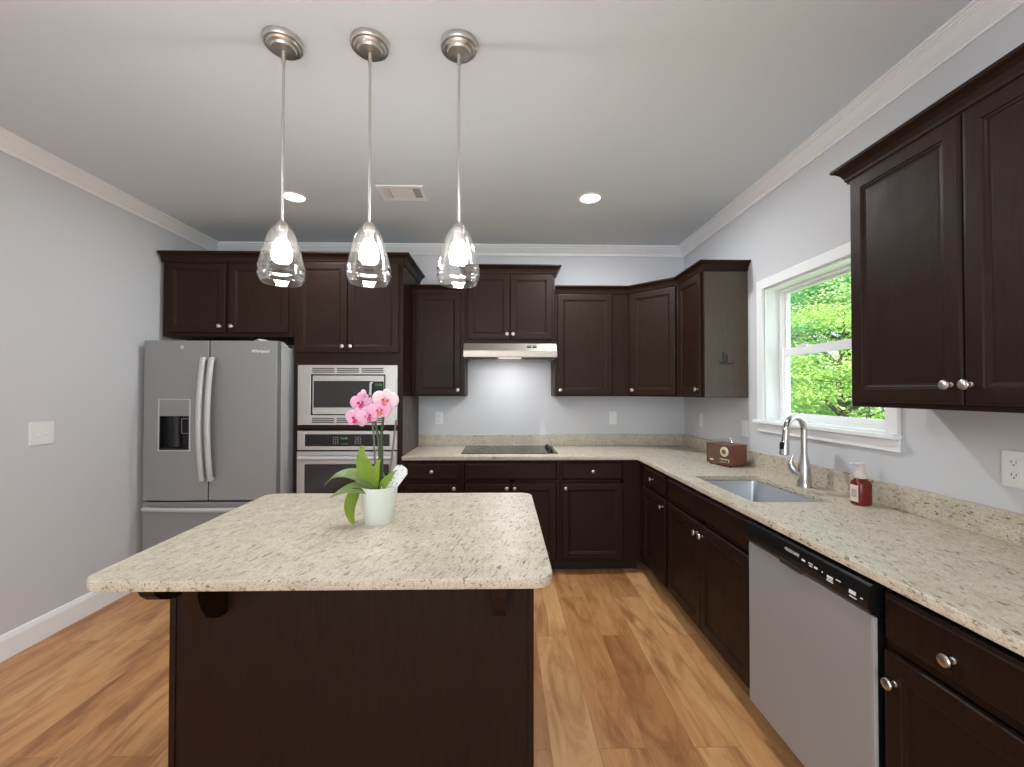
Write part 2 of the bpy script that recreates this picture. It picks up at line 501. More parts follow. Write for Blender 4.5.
# oven tower
TX0, TW = -1.606, .833
t_ov = thing('oven_cabinet', 'tall dark brown cabinet housing the microwave above the wall oven', 'cabinet', (TX0, YB, 0), 0, 'wall cabinets')
bm = new()
box(bm, .001, .04, .02, .609, 0, 2.42); box(bm, TW - .021, TW - .001, 0, .609, 0, 2.42)
box(bm, .001, .04, 0, .0205, 0, 2.42); box(bm, TW - .045, TW - .0205, 0, .02, .1, 2.42)
box(bm, .04, TW - .045, 0, .02, 1.605, 1.73); box(bm, .04, TW - .045, 0, .02, 2.385, 2.42)
box(bm, .04, TW - .045, 0, .02, 1.12, 1.145); box(bm, .04, TW - .045, 0, .02, .1, .125); box(bm, .04, TW - .045, 0, .02, .36, .40)
box(bm, .04, TW - .02, .02, .605, 1.71, 1.73); box(bm, .04, TW - .02, .02, .605, 2.40, 2.42); box(bm, .04, TW - .02, .02, .605, 1.125, 1.14)
box(bm, .04, TW - .02, .02, .605, .37, .39); box(bm, .04, TW - .02, .595, .609, .1, 2.42); box(bm, .04, TW - .02, .07, .08, 0, .1)
obj('body', bm, M['cab'], t_ov)
bm = new(); box(bm, TW - .0012, TW - .0002, .004, .606, .9175, 1.3715); obj('side_sheen_panel', bm, M['endpanel_sheen'], t_ov)  # thin sheet with painted sheen, only between worktop and wall cabinet height
door(t_ov, .030, .4085, 1.706, 2.400, .380, 1.755); door(t_ov, .4125, .802, 1.706, 2.400, .442, 1.755)
dr = door(t_ov, .045, .785, .13, .35, .415, .24, 'drawer', SLAB)
cab_crown(t_ov, [(-1.607, YB), (-.773, YB), (-.773, D - .01)], 2.408, 1, 0, 1.12)
bm = new(); sweep(bm, [(o * 1.12, 2.408 + q * 1.12) for o, q in CROWN], [(-1.607, YB), (-.773, YB), (-.773, D - .003)], 1, 1); local(bm, t_ov); obj('crown_return', bm, M['cab'], t_ov)

# back row of wall cabinets
t = wall_cab('wall_cabinet', 'dark brown single-door wall cabinet between the oven tower and the range hood', -.772, YU, 0, .446, .305, 1.372, TOP,
             [(.030, .412, 1.384, 2.238, .392, 1.425)])
cab_crown(t, [(-.772, YU), (-.326, YU)], 2.250, 1)
t_hd = wall_cab('wall_cabinet', 'short two-door dark brown wall cabinet above the range hood', -.325, YU, 0, .762, .305, 1.806, 2.420,
                [(.024, .3785, 1.852, 2.405, .355, 1.895), (.3825, .738, 1.852, 2.405, .406, 1.895)])
hp = [(-.325, D - .003), (-.325, YU), (.437, YU), (.437, D - .003)]
cab_crown(t_hd, hp, 2.416, 1, 1, 1.12)
for k in (0, 2):
    bm = new(); sweep(bm, [(o * 1.12, 2.416 + q * 1.12) for o, q in CROWN], hp, 1, k); local(bm, t_hd); obj('crown_return', bm, M['cab'], t_hd)
rp = [(.438, YU), (1.070, YU), (1.375, YB), (1.375, 2.847), (XR - .003, 2.847)]
t = wall_cab('wall_cabinet', 'dark brown single-door wall cabinet just right of the range hood', .438, YU, 0, .631, .305, 1.372, TOP,
             [(.020, .487, 1.384, 2.238, .040, 1.425)])
cab_crown(t, rp, 2.250, 1, 0)
# diagonal corner cabinet
t = thing('corner_cabinet', 'dark brown diagonal corner wall cabinet with one angled door', 'cabinet', (1.070, YU, 1.372), -PI / 4, 'wall cabinets')
bm = new(); prism(bm, [(1.0705, YU + .0003), (1.375, YB + .0005), (XR - .001, YB + .0005), (XR - .001, D - .001), (1.0705, D - .001)], 'z', 1.372, TOP); local(bm, t); obj('body', bm, M['cab'], t)
door(t, .022, .409, .012, .866, .047, .053)
cab_crown(t, rp, 2.250, 1, 1)
# end cabinet on the window wall
t_en = wall_cab('wall_cabinet', 'narrow dark brown wall cabinet beside the window with a hook on its side', 1.375, YB - .0005, -PI / 2, .404, .305, 1.372, TOP,
                [(.025, .380, 1.384, 2.238, .352, 1.430)])
cab_crown(t_en, rp, 2.250, 1, 2)
bm = new(); box(bm, .4035, .4058, .004, .303, .003, .880); obj('side_sheen_panel', bm, M['endpanel_sheen'], t_en)  # thin sheet carrying the same painted sheen
bm = new(); sweep(bm, [(o, 2.250 + q) for o, q in CROWN], rp, 1, 3); local(bm, t_en); obj('crown_return', bm, M['cab'], t_en)
# near cabinet on the window wall
t = wall_cab('wall_cabinet', 'large dark brown two-door wall cabinet above the dishwasher counter, overlapping the window', 1.375, 1.630, -PI / 2, .838, .305, 1.356, TOP,
             [(.020, .4175, 1.374, 2.240, .386, 1.434), (.4225, .818, 1.374, 2.240, .440, 1.434)])
np_ = [(XR - .003, 1.630), (1.375, 1.630), (1.375, .792), (XR - .003, .792)]
cab_crown(t, np_, 2.250, 1, 1)
for k in (0, 2):
    bm = new(); sweep(bm, [(o, 2.250 + q) for o, q in CROWN], np_, 1, k); local(bm, t); obj('crown_return', bm, M['cab'], t)


def base_cab(name, label, x, y, rot, w, dep, fronts, group='base cabinets', filler=None, zb=.125):
    """fronts: (kind, x0, x1, z0, z1, knob x, knob z)"""
    t = thing(name, label, 'cabinet', (x, y, 0), rot, group)
    bm = new(); W = w - .0008; a = .0008; zt = .885
    box(bm, a, a + .018, .02, dep - .001, zb, zt); box(bm, W - .018, W, .02, dep - .001, zb, zt)
    box(bm, a + .018, W - .018, .02, dep - .001, zb, zb + .018); box(bm, a + .018, W - .018, dep - .012, dep - .001, zb + .018, zt)
    obj('body', bm, M['cab'], t)
    bm = new(); s = .022
    box(bm, a, W, 0, .02, zb, zb + .038); box(bm, a, W, 0, .02, .865, zt); box(bm, a, a + s, 0, .02, zb + .038, .865); box(bm, W - s, W, 0, .02, zb + .038, .865)
    box(bm, a + s, W - s, 0, .02, .708, .730)
    for f in fronts[:-1]:
        if f[2] < w - .05: box(bm, f[2] - .01, f[2] + .03, 0, .02, zb + .038, .865)
    obj('face_frame', bm, M['cab'], t)
    if filler: bm = new(); box(bm, filler[0], filler[1], -.0012, .0195, zb + .001, .8845); obj('filler_panel', bm, M['cab'], t)
    bm = new(); box(bm, a, W, .100, .112, 0, zb); obj('toe_kick', bm, M['toe'], t)
    for k, x0, x1, z0, z1, kx, kz in fronts:
        door(t, x0, x1, z0 or zb + .022, z1, kx, kz, k, SLAB if k in ('drawer', 'false_front') else DOOR)
    return t


base_cab('base_cabinet', 'dark brown base cabinet with one drawer beside the oven tower', -.772, YB, 0, .446, .61,
         [('drawer', .030, .424, .734, .862, .227, .800), ('door', .030, .424, None, .704, .398, .672)], zb=.098)
base_cab('cooktop_cabinet', 'wide dark brown base cabinet under the cooktop with a plain false drawer', -.325, YB, 0, .762, .61,
         [('false_front', .030, .735, .734, .862, None, None), ('door', .030, .3795, None, .704, .352, .672), ('door', .3855, .735, None, .704, .412, .672)], zb=.098)
base_cab('base_cabinet', 'dark brown blind corner base cabinet right of the cooktop cabinet', .438, YB, 0, .630, .61,
         [('drawer', .016, .488, .734, .862, .252, .800), ('door', .016, .488, None, .704, .040, .672)], filler=(.494, .629), zb=.098)
base_cab('base_cabinet', 'dark brown base cabinet with small drawer under the radio', 1.070, YB, -PI / 2, .552, .608,
         [('drawer', .105, .528, .734, .862, .315, .795), ('door', .105, .528, None, .704, .500, .655)], filler=(.003, .099))
base_cab('sink_cabinet', 'dark brown two-door sink base cabinet left of the dishwasher', 1.070, 2.699, -PI / 2, .936, .608,
         [('false_front', .022, .914, .734, .862, None, None), ('door', .022, .466, None, .704, .436, .650), ('door', .470, .914, None, .704, .500, .650)])
base_cab('base_cabinet', 'dark brown base cabinet to the right of the dishwasher with two round knobs', 1.070, 1.160, -PI / 2, .498, .608,
         [('drawer', .012, .470, .734, .862, .194, .786), ('door', .012, .470, None, .704, .046, .630)])

# ------------------------------------------------------------------ worktop, sink, faucet, cooktop
ZT = .9166; ZB = .8862
hole = rrect(1.125, 1.498, 1.868, 2.468, .035)
me = plate([(-.7715, 3.214), (1.032, 3.214), (1.032, .66), (XR - .001, .66), (XR - .001, D - .001), (-.7715, D - .001)], [hole], ZB, ZT, .003)
ct = meshobj('worktop', me, M['granite']); tag(ct, 'speckled beige granite worktop running along the back wall and window wall', 'countertop')
bm = new(); box(bm, -.7715, XR - .022, D - .021, D - .001, ZT, ZT + .102, .002); obj('backsplash', bm, M['granite'], ct)
bm = new(); box(bm, XR - .0215, XR - .001, .66, D - .001, ZT, ZT + .102, .002); obj('backsplash', bm, M['granite'], ct)
# sink
t = thing('sink', 'single bowl stainless undermount sink below the window', 'sink', (1.3115, 2.168, ZB))
bm = new(); sq = lambda e, r: rrect(-.1865 - e, .1865 + e, -.30 - e, .30 + e, r)
loops = [[bm.verts.new((x, y, z)) for x, y in sq(e, r)] for e, r, z in ((.02, .05, -.001), (.003, .04, -.001), (.0, .036, -.012), (-.006, .036, -.17), (-.02, .034, -.19), (-.04, .03, -.196))]
for a, b in zip(loops, loops[1:]):
    for k in range(len(a)): bm.faces.new((a[k], a[(k + 1) % len(a)], b[(k + 1) % len(a)], b[k]))
bm.faces.new(loops[-1]); obj('bowl', bm, M['sink'], t, True)
bm = new(); lathe(bm, [(.045, -.1955), (.045, -.192), (.036, -.191), (.03, -.194), (0, -.194)], 24); obj('drain', bm, M['chrome'], t, True)
# faucet (built with its spout towards -x, then turned)
t = thing('faucet', 'stainless pull-down kitchen faucet behind the sink', 'faucet', (1.570, 2.165, ZT), math.radians(20))
bm = new(); lathe(bm, [(.034, 0), (.034, .004), (.033, .010), (.032, .03), (.030, .07), (.0265, .11), (.0215, .14), (.0175, .16), (.016, .17)], 28); obj('body', bm, M['faucet'], t, True)
arc = [(0, 0, .16), (0, 0, .26)] + [(-.066 + .066 * math.cos(a), 0, .298 + .066 * math.sin(a)) for a in [PI * k / 12 for k in range(0, 12)]] + [(-.135, 0, .285)]
bm = new(); tube(bm, arc, .0150, 16); obj('spout', bm, M['faucet'], t, True)
bm = new()
tube(bm, [(-.134, 0, .302), (-.137, 0, .275), (-.141, 0, .245), (-.146, 0, .205), (-.148, 0, .178)], [.0160, .0165, .018, .022, .0235], 18)
hd = obj('spray_head', bm, M['faucet'], t, True)
bm = new(); box(bm, -.1705, -.158, -.010, .010, .205, .240, .003)
obj('spray_button', bm, M['black'], hd)
bm = new(); tube(bm, [(-.1482, 0, .1785), (-.1484, 0, .175)], .019, 16); obj('spray_nozzle', bm, M['black'], hd)
bm = new()
tube(bm, [(-.018, .012, .050), (-.034, .026, .078)], [.016, .019], 14)
tube(bm, [(-.030, .022, .070), (-.044, .034, .098), (-.048, .038, .120), (-.040, .034, .150), (-.038, .032, .170)], [.017, .019, .013, .006, .004], 12); obj('lever', bm, M['faucet'], t, True)

# cooktop
t = thing('cooktop', 'black glass electric cooktop with a row of knobs set into the granite', 'cooktop', (.051, 3.59, ZT))
bm = new(); box(bm, -.386, .386, -.247, .225, .0003, .006, .002); gl = obj('glass_top', bm, M['blackglass'], t)
for cx, cy, r in ((-.22, -.10, .095), (-.22, .11, .075), (.08, -.10, .075), (.08, .11, .095)):
    bm = new()
    for q in (r, r * .6): lathe(bm, [(q, .0061), (q, .0064), (q - .002, .0064), (q - .002, .0061)], 40, Matrix.Translation((cx, cy, 0)), False)
    obj('burner_ring', bm, M['ring'], t)
for cy in (-.16, -.075, .01, .095):
    bm = new(); lathe(bm, [(.024, .006), (.024, .010), (.019, .014), (.017, .027), (.012, .029), (0, .029)], 20, Matrix.Translation((.335, cy, 0)))
    box(bm, .335 - .0035, .335 + .0035, cy - .019, cy + .019, .026, .033, .001); kb = obj('knob', bm, M['black'], t, True)
    bm = new(); box(bm, .334, .336, cy - .019, cy - .008, .0331, .0336); obj('pointer', bm, M['white_print'], kb)

# range hood
t = thing('range_hood', 'slim brushed steel range hood under the short cabinet', 'range hood', (-.324, D - .0015, 1.690))
W = .760; dp = .475
bm = new()
sec = [(-.001, .1155), (-.001, .0), (-dp, .0), (-dp - .004, .006), (-dp - .004, .050), (-dp + .012, .060), (-dp + .055, .1155)]
prism(bm, [(-.001, .1155), (-.001, .03), (-dp + .02, .03), (-dp + .02, .052), (-dp + .012, .060), (-dp + .055, .1155)], 'x', .001, W - .001)
box(bm, 0, W, -dp - .004, -dp + .016, -.002, .056, .004)
box(bm, 0, .012, -dp, -.001, 0, .056, .002); box(bm, W - .012, W, -dp, -.001, 0, .056, .002); box(bm, .012, W - .012, -.014, -.001, 0, .04, .002)
obj('canopy', bm, M['hood'], t)
for a, b in ((.03, .26), (W - .26, W - .03)):
    bm = new(); box(bm, a, b, -dp + .03, -.06, .012, .0295, .004); fl = obj('grease_filter', bm, M['gasket'], t)
    bm = new()
    for k in range(9): box(bm, a + .015 + k * .0235, a + .027 + k * .0235, -dp + .05, -.08, .0105, .0121)
    obj('filter_slot', bm, M['slot'], fl)
bm = new(); box(bm, .28, W - .28, -dp + .03, -.10, .014, .0295, .003); obj('lamp_cover', bm, M['hoodlens'], t)
lamp('hood_bulb', 'AREA', (.054, D - .34, 1.701), 3.3, (.97, .985, 1), shape='RECTANGLE', size=.20, size_y=.20)
for xx in (.535, .578):
    bm = new(); box(bm, xx - .016, xx + .016, -.010, .004, -.010, .010, .002)
    bmesh.ops.transform(bm, matrix=Matrix.Translation((0, -dp + .030, .086)) @ Matrix.Rotation(math.radians(-37.7), 4, 'X'), verts=bm.verts[:])
    obj('rocker_switch', bm, M['gasket'], t)

# ------------------------------------------------------------------ refrigerator
FX0, FX1, FY = -2.578, -1.634, 3.066
FW = FX1 - FX0
t = thing('refrigerator', 'grey stainless french-door refrigerator with an ice and water dispenser', 'refrigerator', (FX0, FY, 0))
bm = new(); box(bm, .006, FW - .006, .075, .77, .03, 1.742, .006); obj('case', bm, M['bodygrey'], t)
bm = new(); box(bm, .014, FW - .014, .062, .076, .05, 1.735); obj('gasket', bm, M['gasket'], t)
mid = .463
fz = .628
# left door with the dispenser recess cut into it
DX0, DX1, DZ0, DZ1 = .108, .328, .985, 1.352
bm = new()
box(bm, 0, DX0, 0, .06, fz, 1.776, .004); box(bm, DX1, mid - .004, 0, .06, fz, 1.776, .004)
box(bm, DX0 - .006, DX1 + .006, 0.0002, .0598, DZ1, 1.776, 0); box(bm, DX0 - .006, DX1 + .006, .0002, .0598, fz, DZ0, 0)
box(bm, DX0 - .006, DX1 + .006, .05, .0598, DZ0, DZ1)
ld = obj('left_door', bm, M['fridge'], t)
dp_ = bpy.data.objects.new('dispenser', None); COL.objects.link(dp_); dp_.parent = t
bm = new(); rings_panel(bm, DX0 - .004, DX1 + .004, DZ0 - .004, DZ1 + .004, [(0, -.002), (.002, -.003), (.007, -.003), (.009, .0)], .001)
bm.faces.ensure_lookup_table(); bmesh.ops.delete(bm, geom=[bm.faces[0], bm.faces[-1]], context='FACES'); obj('dispenser_trim', bm, M['handle'], dp_)
bm = new(); box(bm, DX0 + .004, DX1 - .004, .0005, .05, 1.232, DZ1 - .003, .003); obj('control_panel', bm, M['fridge'], dp_)
bm = new(); box(bm, DX0 + .004, DX1 - .004, .040, .0495, DZ0 + .003, 1.232); box(bm, DX0 + .004, DX1 - .004, .001, .041, DZ0 + .003, DZ0 + .018, .002)
box(bm, DX0 + .004, DX0 + .010, .001, .041, DZ0 + .018, 1.231); box(bm, DX1 - .010, DX1 - .004, .001, .041, DZ0 + .018, 1.231); obj('dispenser_recess', bm, M['black'], dp_)
bm = new(); frame_x = (DX0 + .150, DX0 + .205)
for a in ((frame_x[0], frame_x[0] + .004, 1.105, 1.215), (frame_x[1] - .004, frame_x[1], 1.105, 1.215), (frame_x[0], frame_x[1], 1.105, 1.109), (frame_x[0], frame_x[1], 1.211, 1.215)):
    box(bm, a[0], a[1], .012, .018, a[2], a[3])
obj('ice_paddle', bm, M['grey_print'], dp_)
bm = new(); tube(bm, [(DX0 + .11, .028, 1.231), (DX0 + .11, .030, 1.10), (DX0 + .11, .034, 1.01)], [.024, .02, .026], 14); obj('water_chute', bm, M['slot'], dp_, True)
bm = new(); box(bm, mid + .004, FW, 0, .06, fz, 1.776, .004); rd = obj('right_door', bm, M['fridge'], t)
bm = new(); box(bm, 0, FW, 0, .06, .07, fz - .012, .004); fd = obj('freezer_drawer', bm, M['fridge'], t)


def bow(bm, x, z0, z1, y0=-.028, dy=-.040, wid=.020):
    pts = []
    n = 18
    for k in range(n + 1):
        u = k / n; pts.append((x, y0 + dy * math.sin(PI * u) ** .8, z0 + (z1 - z0) * u))
    tube(bm, pts, [wid] * (n + 1), 14, True, .62)
    for zz in (z0 + .012, z1 - .012): tube(bm, [(x, .001, zz), (x, y0 - .004, zz)], .010, 10)


bm = new(); bow(bm, mid - .026, .775, 1.652); obj('handle', bm, M['handle'], ld, True)
bm = new(); bow(bm, mid + .034, .775, 1.652); obj('handle', bm, M['handle'], rd, True)
bm = new()
tube(bm, [(.03 + (FW - .06) * k / 16, -.028 - .030 * math.sin(PI * k / 16) ** .7, .575) for k in range(17)], .0155, 14, True, 1)
for xx in (.045, FW - .045): tube(bm, [(xx, .001, .575), (xx, -.032, .575)], .010, 10)
obj('handle', bm, M['handle'], fd, True)
text('Whirlpool', .030, M['white_print'], 'logo', rd, at(.825, -.0006, 1.700), bold=True)
bm = new(); lathe(bm, [(.0145, 0), (.0145, .0008), (.0115, .0012), (.0, .0012)], 24, at(.268, -.0001, 1.727)); obj('round_badge', bm, M['handle'], ld)
for xx in (.045, FW - .035):
    bm = new(); n_ = 8
    sec = [(.004, 1.7425), (.004, 1.776)] + [(.02 + .10 * k / n_, 1.742 + .036 * math.cos(PI / 2 * k / n_)) for k in range(n_ + 1)]
    prism(bm, [(y + .062, z) for y, z in sec], 'x', xx - .028, xx + .028); obj('hinge_cover', bm, M['bodygrey'], t)
for xx in (.08, FW - .08):
    for yy in (.10, .62): bm = new(); box(bm, xx - .03, xx + .03, yy, yy + .06, 0, .031); obj('foot', bm, M['black'], t)
bm = new(); box(bm, .02, FW - .02, .03, .08, .012, .066); obj('kick_grille', bm, M['gasket'], t)
# folded white paper on top of the refrigerator
bm = new(); pts = [(-1.93, 3.20, 1.7425), (-1.80, 3.19, 1.7425), (-1.80, 3.29, 1.775), (-1.92, 3.30, 1.7425), (-1.862, 3.19, 1.757), (-1.80, 3.19, 1.79)]
a = [bm.verts.new(p) for p in ((-1.96, 3.18, 1.7428), (-1.83, 3.17, 1.805), (-1.81, 3.27, 1.805), (-1.94, 3.28, 1.7428), (-1.815, 3.165, 1.7428), (-1.795, 3.265, 1.7428))]
bm.faces.new((a[0], a[1], a[2], a[3])); bm.faces.new((a[1], a[4], a[5], a[2]))
bmesh.ops.solidify(bm, geom=bm.faces[:], thickness=.0012)
o = obj('folded_card', bm, M['plastic']); tag(o, 'small folded white card lying on top of the refrigerator', 'card')

# ------------------------------------------------------------------ microwave and wall oven
OW = .755; OX = TX0 + .041
t = thing('microwave', 'built-in stainless microwave with slotted trim above the wall oven', 'microwave', (OX, YB - .0008, 1.154))
HT = .458
bm = new()
ox0, ox1, oz0, oz1 = .098, .662, .076, .386
def ring_box(bm, X0, X1, Z0, Z1, x0, x1, z0, z1, ya, yb, bev=.002):
    box(bm, X0, x0, ya, yb, Z0, Z1, bev); box(bm, x1, X1, ya, yb, Z0, Z1, bev); box(bm, x0 - .004, x1 + .004, ya, yb, Z0, z0, bev); box(bm, x0 - .004, x1 + .004, ya, yb, z1, Z1, bev)
ring_box(bm, 0, OW, 0, HT, ox0, ox1, oz0, oz1, -.022, 0, .003)
tr = obj('trim_kit', bm, M['steel'], t)
for zz in (.022, .036, .050, HT - .054, HT - .040, HT - .026):
    for a, b in ((.110, .276), (.296, .462), (.482, .648)): bm = new(); box(bm, a, b, -.0226, -.020, zz - .0038, zz + .0038); obj('vent_slot', bm, M['slot'], tr)
bm = new(); box(bm, ox0 + .004, ox1 - .004, .006, .42, oz0 + .004, oz1 - .004); obj('case', bm, M['black'], t)
bm = new(); ring_box(bm, ox0 + .010, ox1 - .010, oz0 + .006, oz1 - .006, ox0 + .016, ox1 - .092, oz0 + .058, oz1 - .050, -.014, .006, .003)
md = obj('door', bm, M['steel'], t)
bm = new(); box(bm, ox0 + .015, ox1 - .088, -.008, .004, oz0 + .056, oz1 - .048); wnd = obj('window', bm, M['ovenglass'], md)
bm = new(); box(bm, ox1 - .090, ox1 - .014, -.0155, -.010, oz0 + .060, oz1 - .052, .001); cp = obj('control_panel', bm, M['blackglass'], t)
text('12:30', .024, M['green_led'], 'clock_digits', cp, at(ox1 - .052, -.0162, oz1 - .078))
for r in range(6):
    for q in range(3): bm = new(); box(bm, ox1 - .078 + q * .020, ox1 - .066 + q * .020, -.0160, -.0150, oz0 + .072 + r * .019, oz0 + .080 + r * .019); obj('key', bm, M['grey_print'], cp)
bm = new()
tube(bm, [(ox1 - .104, -.014, oz0 + .075), (ox1 - .104, -.042, oz0 + .085), (ox1 - .104, -.048, (oz0 + oz1) / 2), (ox1 - .104, -.042, oz1 - .07), (ox1 - .104, -.014, oz1 - .06)], .009, 12); obj('handle', bm, M['handle'], md, True)

t = thing('wall_oven', 'built-in stainless wall oven with black control strip below the microwave', 'oven', (OX, YB - .0008, .402))
HO = .709
bm = new(); box(bm, .02, OW - .02, .004, .56, .002, HO - .006); obj('case', bm, M['black'], t)
bm = new(); ring_box(bm, 0, OW, .562, HO, .058, OW - .058, .592, HO - .028, -.024, 0, .004); cpn = obj('control_panel', bm, M['steel'], t)
bm = new(); box(bm, .054, OW - .054, -.021, -.004, .588, HO - .024); cg = obj('control_glass', bm, M['blackglass'], cpn)
text('12:30', .026, M['green_led'], 'clock_digits', cg, at(.352, -.0218, .652))
KEYS = [(.268 + q * .016, .277 + q * .016, .610 + r * .015, .618 + r * .015) for r in range(4) for q in range(3)]
KEYS += [(.435 + q * .018, .446 + q * .018, .610 + r * .015, .618 + r * .015) for r in range(4) for q in range(3)] + [(.335 + q * .018, .347 + q * .018, .606, .612) for q in range(3)]
for a, b, z0, z1 in KEYS: bm = new(); box(bm, a, b, -.0216, -.0208, z0, z1); obj('key', bm, M['grey_print'], cg)
bm = new(); ring_box(bm, 0, OW, .004, .552, .060, OW - .060, .10, .455, -.030, 0, .005); od = obj('door', bm, M['steel'], t)
bm = new(); box(bm, .056, OW - .056, -.026, -.004, .096, .459); obj('window', bm, M['ovenglass'], od)
bm = new(); tube(bm, [(.03, -.070, .508), (.10, -.076, .508), (OW / 2, -.080, .508), (OW - .10, -.076, .508), (OW - .03, -.070, .508)], .015, 14)
for xx in (.05, OW - .05): tube(bm, [(xx, -.029, .508), (xx, -.072, .508)], .011, 12)
obj('handle', bm, M['handle'], od, True)

# ------------------------------------------------------------------ dishwasher
t = thing('dishwasher', 'stainless dishwasher with black control panel between the sink cabinet and the end cabinet', 'dishwasher', (1.035, 1.7625, 0), -PI / 2)
WD = .598
bm = new(); box(bm, .004, WD + .002, .06, .60, .115, .872); obj('tub', bm, M['black'], t)
bm = new(); box(bm, .003, WD - .001, 0, .012, .124, .782, .004); dd = obj('door', bm, M['dw'], t)
bm = new(); box(bm, .005, WD + .001, .0125, .06, .124, .782); obj('inner_door', bm, M['black'], dd)
bm = new(); box(bm, WD - .0008, WD + .003, .001, .012, .124, .780, .001); obj('door_edge', bm, M['handle'], dd)
bm = new(); prism(bm, [(.06, .872), (.06, .786), (-.002, .786), (-.012, .800), (-.014, .822), (-.006, .866), (.0, .872)], 'x', .0, WD + .002); pn = obj('control_panel', bm, M['black'], t)
tilt = lambda x, z: Matrix.Translation((x, -.0150 + (z - .822) * .18 if z > .822 else -.0145, z)) @ Matrix.Rotation(PI / 2 - .18, 4, 'X')
text('FRIGIDAIRE', .0145, M['white_print'], 'logo', pn, tilt(.285, .844))
for (x, z, w_, h_) in ((.345, .838, .016, .006), (.378, .840, .020, .003), (.380, .833, .014, .003), (.402, .836, .014, .006), (.430, .835, .004, .004), (.462, .832, .024, .007), (.494, .836, .018, .003), (.463, .820, .026, .003),
                       (.463, .8255, .022, .003), (.548, .826, .024, .010), (.550, .813, .026, .003), (.580, .824, .008, .004)):
    bm = new(); b2 = box(bm, -w_ / 2, w_ / 2, -h_ / 2, h_ / 2, -.0003, .0006); bmesh.ops.transform(bm, matrix=tilt(x, z), verts=b2); obj('button_mark', bm, M['white_print'], pn)
bm = new(); box(bm, .225, .335, -.0165, -.010, .7865, .803, .002); obj('handle_pocket', bm, M['slot'], pn)
bm = new(); box(bm, .004, WD, .100, .112, .002, .12); obj('kick_plate', bm, M['black'], t)

# ------------------------------------------------------------------ island
IX0, IX1, IY0, IY1 = -1.080, .100, 1.400, 2.030
t = thing('island_cabinet', 'dark brown kitchen island base with a plain back panel', 'cabinet', (IX0, IY0, 0))
IW = IX1 - IX0
bm = new(); box(bm, 0, IW, 0, IY1 - IY0 - .02, .0, ZB - .0012); obj('body', bm, M['cab'], t)
for xx in (0, IW - .016):
    bm = new(); box(bm, xx - .002, xx + .018, -.005, .03, 0, ZB - .0012, .002); obj('corner_trim', bm, M['cab'], t)
prof = [(0, 0), (-.165, 0), (-.1645, -.045), (-.158, -.085), (-.142, -.118), (-.115, -.145), (-.080, -.164), (-.040, -.176), (0, -.180)]
for xx, sy, sz in ((.0, .80, .72), (.137, .82, 1.08), (1.045, .82, 1.08)):
    bm = new(); prism(bm, [(y * sy - .0052, z * sz + ZB - .0015) for y, z in prof], 'x', xx, xx + .045); obj('corbel', bm, M['cab'], t)
for k in range(3):
    w3 = IW / 3
    bm = new(); rings_panel(bm, .015 + k * w3, (k + 1) * w3 - .015, .13, .86, DOOR, -.0005); bmesh.ops.transform(bm, matrix=Matrix.Translation((IW, IY1 - IY0 - .02, 0)) @ Matrix.Rotation(PI, 4, 'Z'), verts=bm.verts[:])
    obj('door', bm, M['cab'], t)
me = plate([(x + (.026 * (2.066 - y) / .95 if x < -.8 else 0), y) for x, y in rrect(-1.138, .137, 1.119, 2.066, .055, 8)], [], ZB + .002, ZT, .003)
o = meshobj('island_worktop', me, M['granite']); tag(o, 'speckled beige granite slab with rounded corners on the kitchen island', 'countertop')

# ------------------------------------------------------------------ pendants, recessed lights, vent
PN = ['clear glass pendant light over the island end nearest the refrigerator', 'middle clear glass pendant light of the row of three', 'clear glass pendant light in front of the range hood']
t0 = thing('pendant_light', PN[0], 'pendant light', (-.838, 1.60, C), 0, 'pendant lights over the island')
bm = new(); lathe(bm, [(.070, 0), (.070, -.016), (.067, -.020), (.060, -.021), (.056, -.027), (.046, -.030), (.043, -.038), (.024, -.041), (0, -.041)], 40); obj('canopy', bm, M['nickel'], t0, True)
bm = new(); tube(bm, [(0, 0, -.038), (0, 0, -.085)], .0075, 14); tube(bm, [(0, 0, -.06), (0, 0, -.700)], .0052, 12); obj('rod', bm, M['nickel'], t0, True)
SB = -.930                                    # bottom of the shade
bm = new(); lathe(bm, [(.006, SB + .243), (.012, SB + .240), (.020, SB + .230), (.021, SB + .205), (.017, SB + .200), (.017, SB + .172), (0, SB + .172)], 24); obj('socket', bm, M['nickel'], t0, True)
prof = [(.020, .221), (.028, .219), (.035, .212), (.045, .194), (.0555, .166), (.0645, .134), (.0725, .102), (.078, .078), (.0805, .068), (.0825, .063), (.0800, .058), (.0790, .044), (.0825, .039), (.0815, .034), (.078, .024), (.072, .012), (.070, .008)]
inn = [(r - .003, z) for r, z in reversed(prof)]
bm = new(); lathe(bm, [(r, z + SB) for r, z in prof + inn], 48, None, False); obj('shade', bm, M['shade'], t0, True, auto=False)
bm = new(); lathe(bm, [(.015, .190), (.016, .175), (.025, .158), (.032, .140), (.035, .120), (.033, .100), (.025, .088), (.012, .0825), (0, .0815)], 28, Matrix.Translation((0, 0, SB))); obj('bulb', bm, M['bulb'], t0, True)
for lab, x in zip(PN[1:], (-.511, -.172)):
    cpy = copy_tree(t0); cpy['label'] = lab; cpy.location.x = x

RL = ['round recessed ceiling light above the refrigerator', 'round recessed ceiling light over the aisle in front of the corner cabinets']
t0 = thing('recessed_light', RL[0], 'ceiling light', (*CANS[0], C), 0, 'recessed ceiling lights')
bm = new(); lathe(bm, [(.085, -.0005), (.084, -.004), (.070, -.006), (.067, -.003), (.067, -.0005)], 36, None, False); obj('trim_ring', bm, M['plastic'], t0, True)
bm = new(); lathe(bm, [(.067, -.0035), (.04, -.005), (0, -.0055)], 36, None, False); obj('lens', bm, M['can'], t0, True)
cpy = copy_tree(t0); cpy['label'] = RL[1]; cpy.location = (*CANS[1], C)

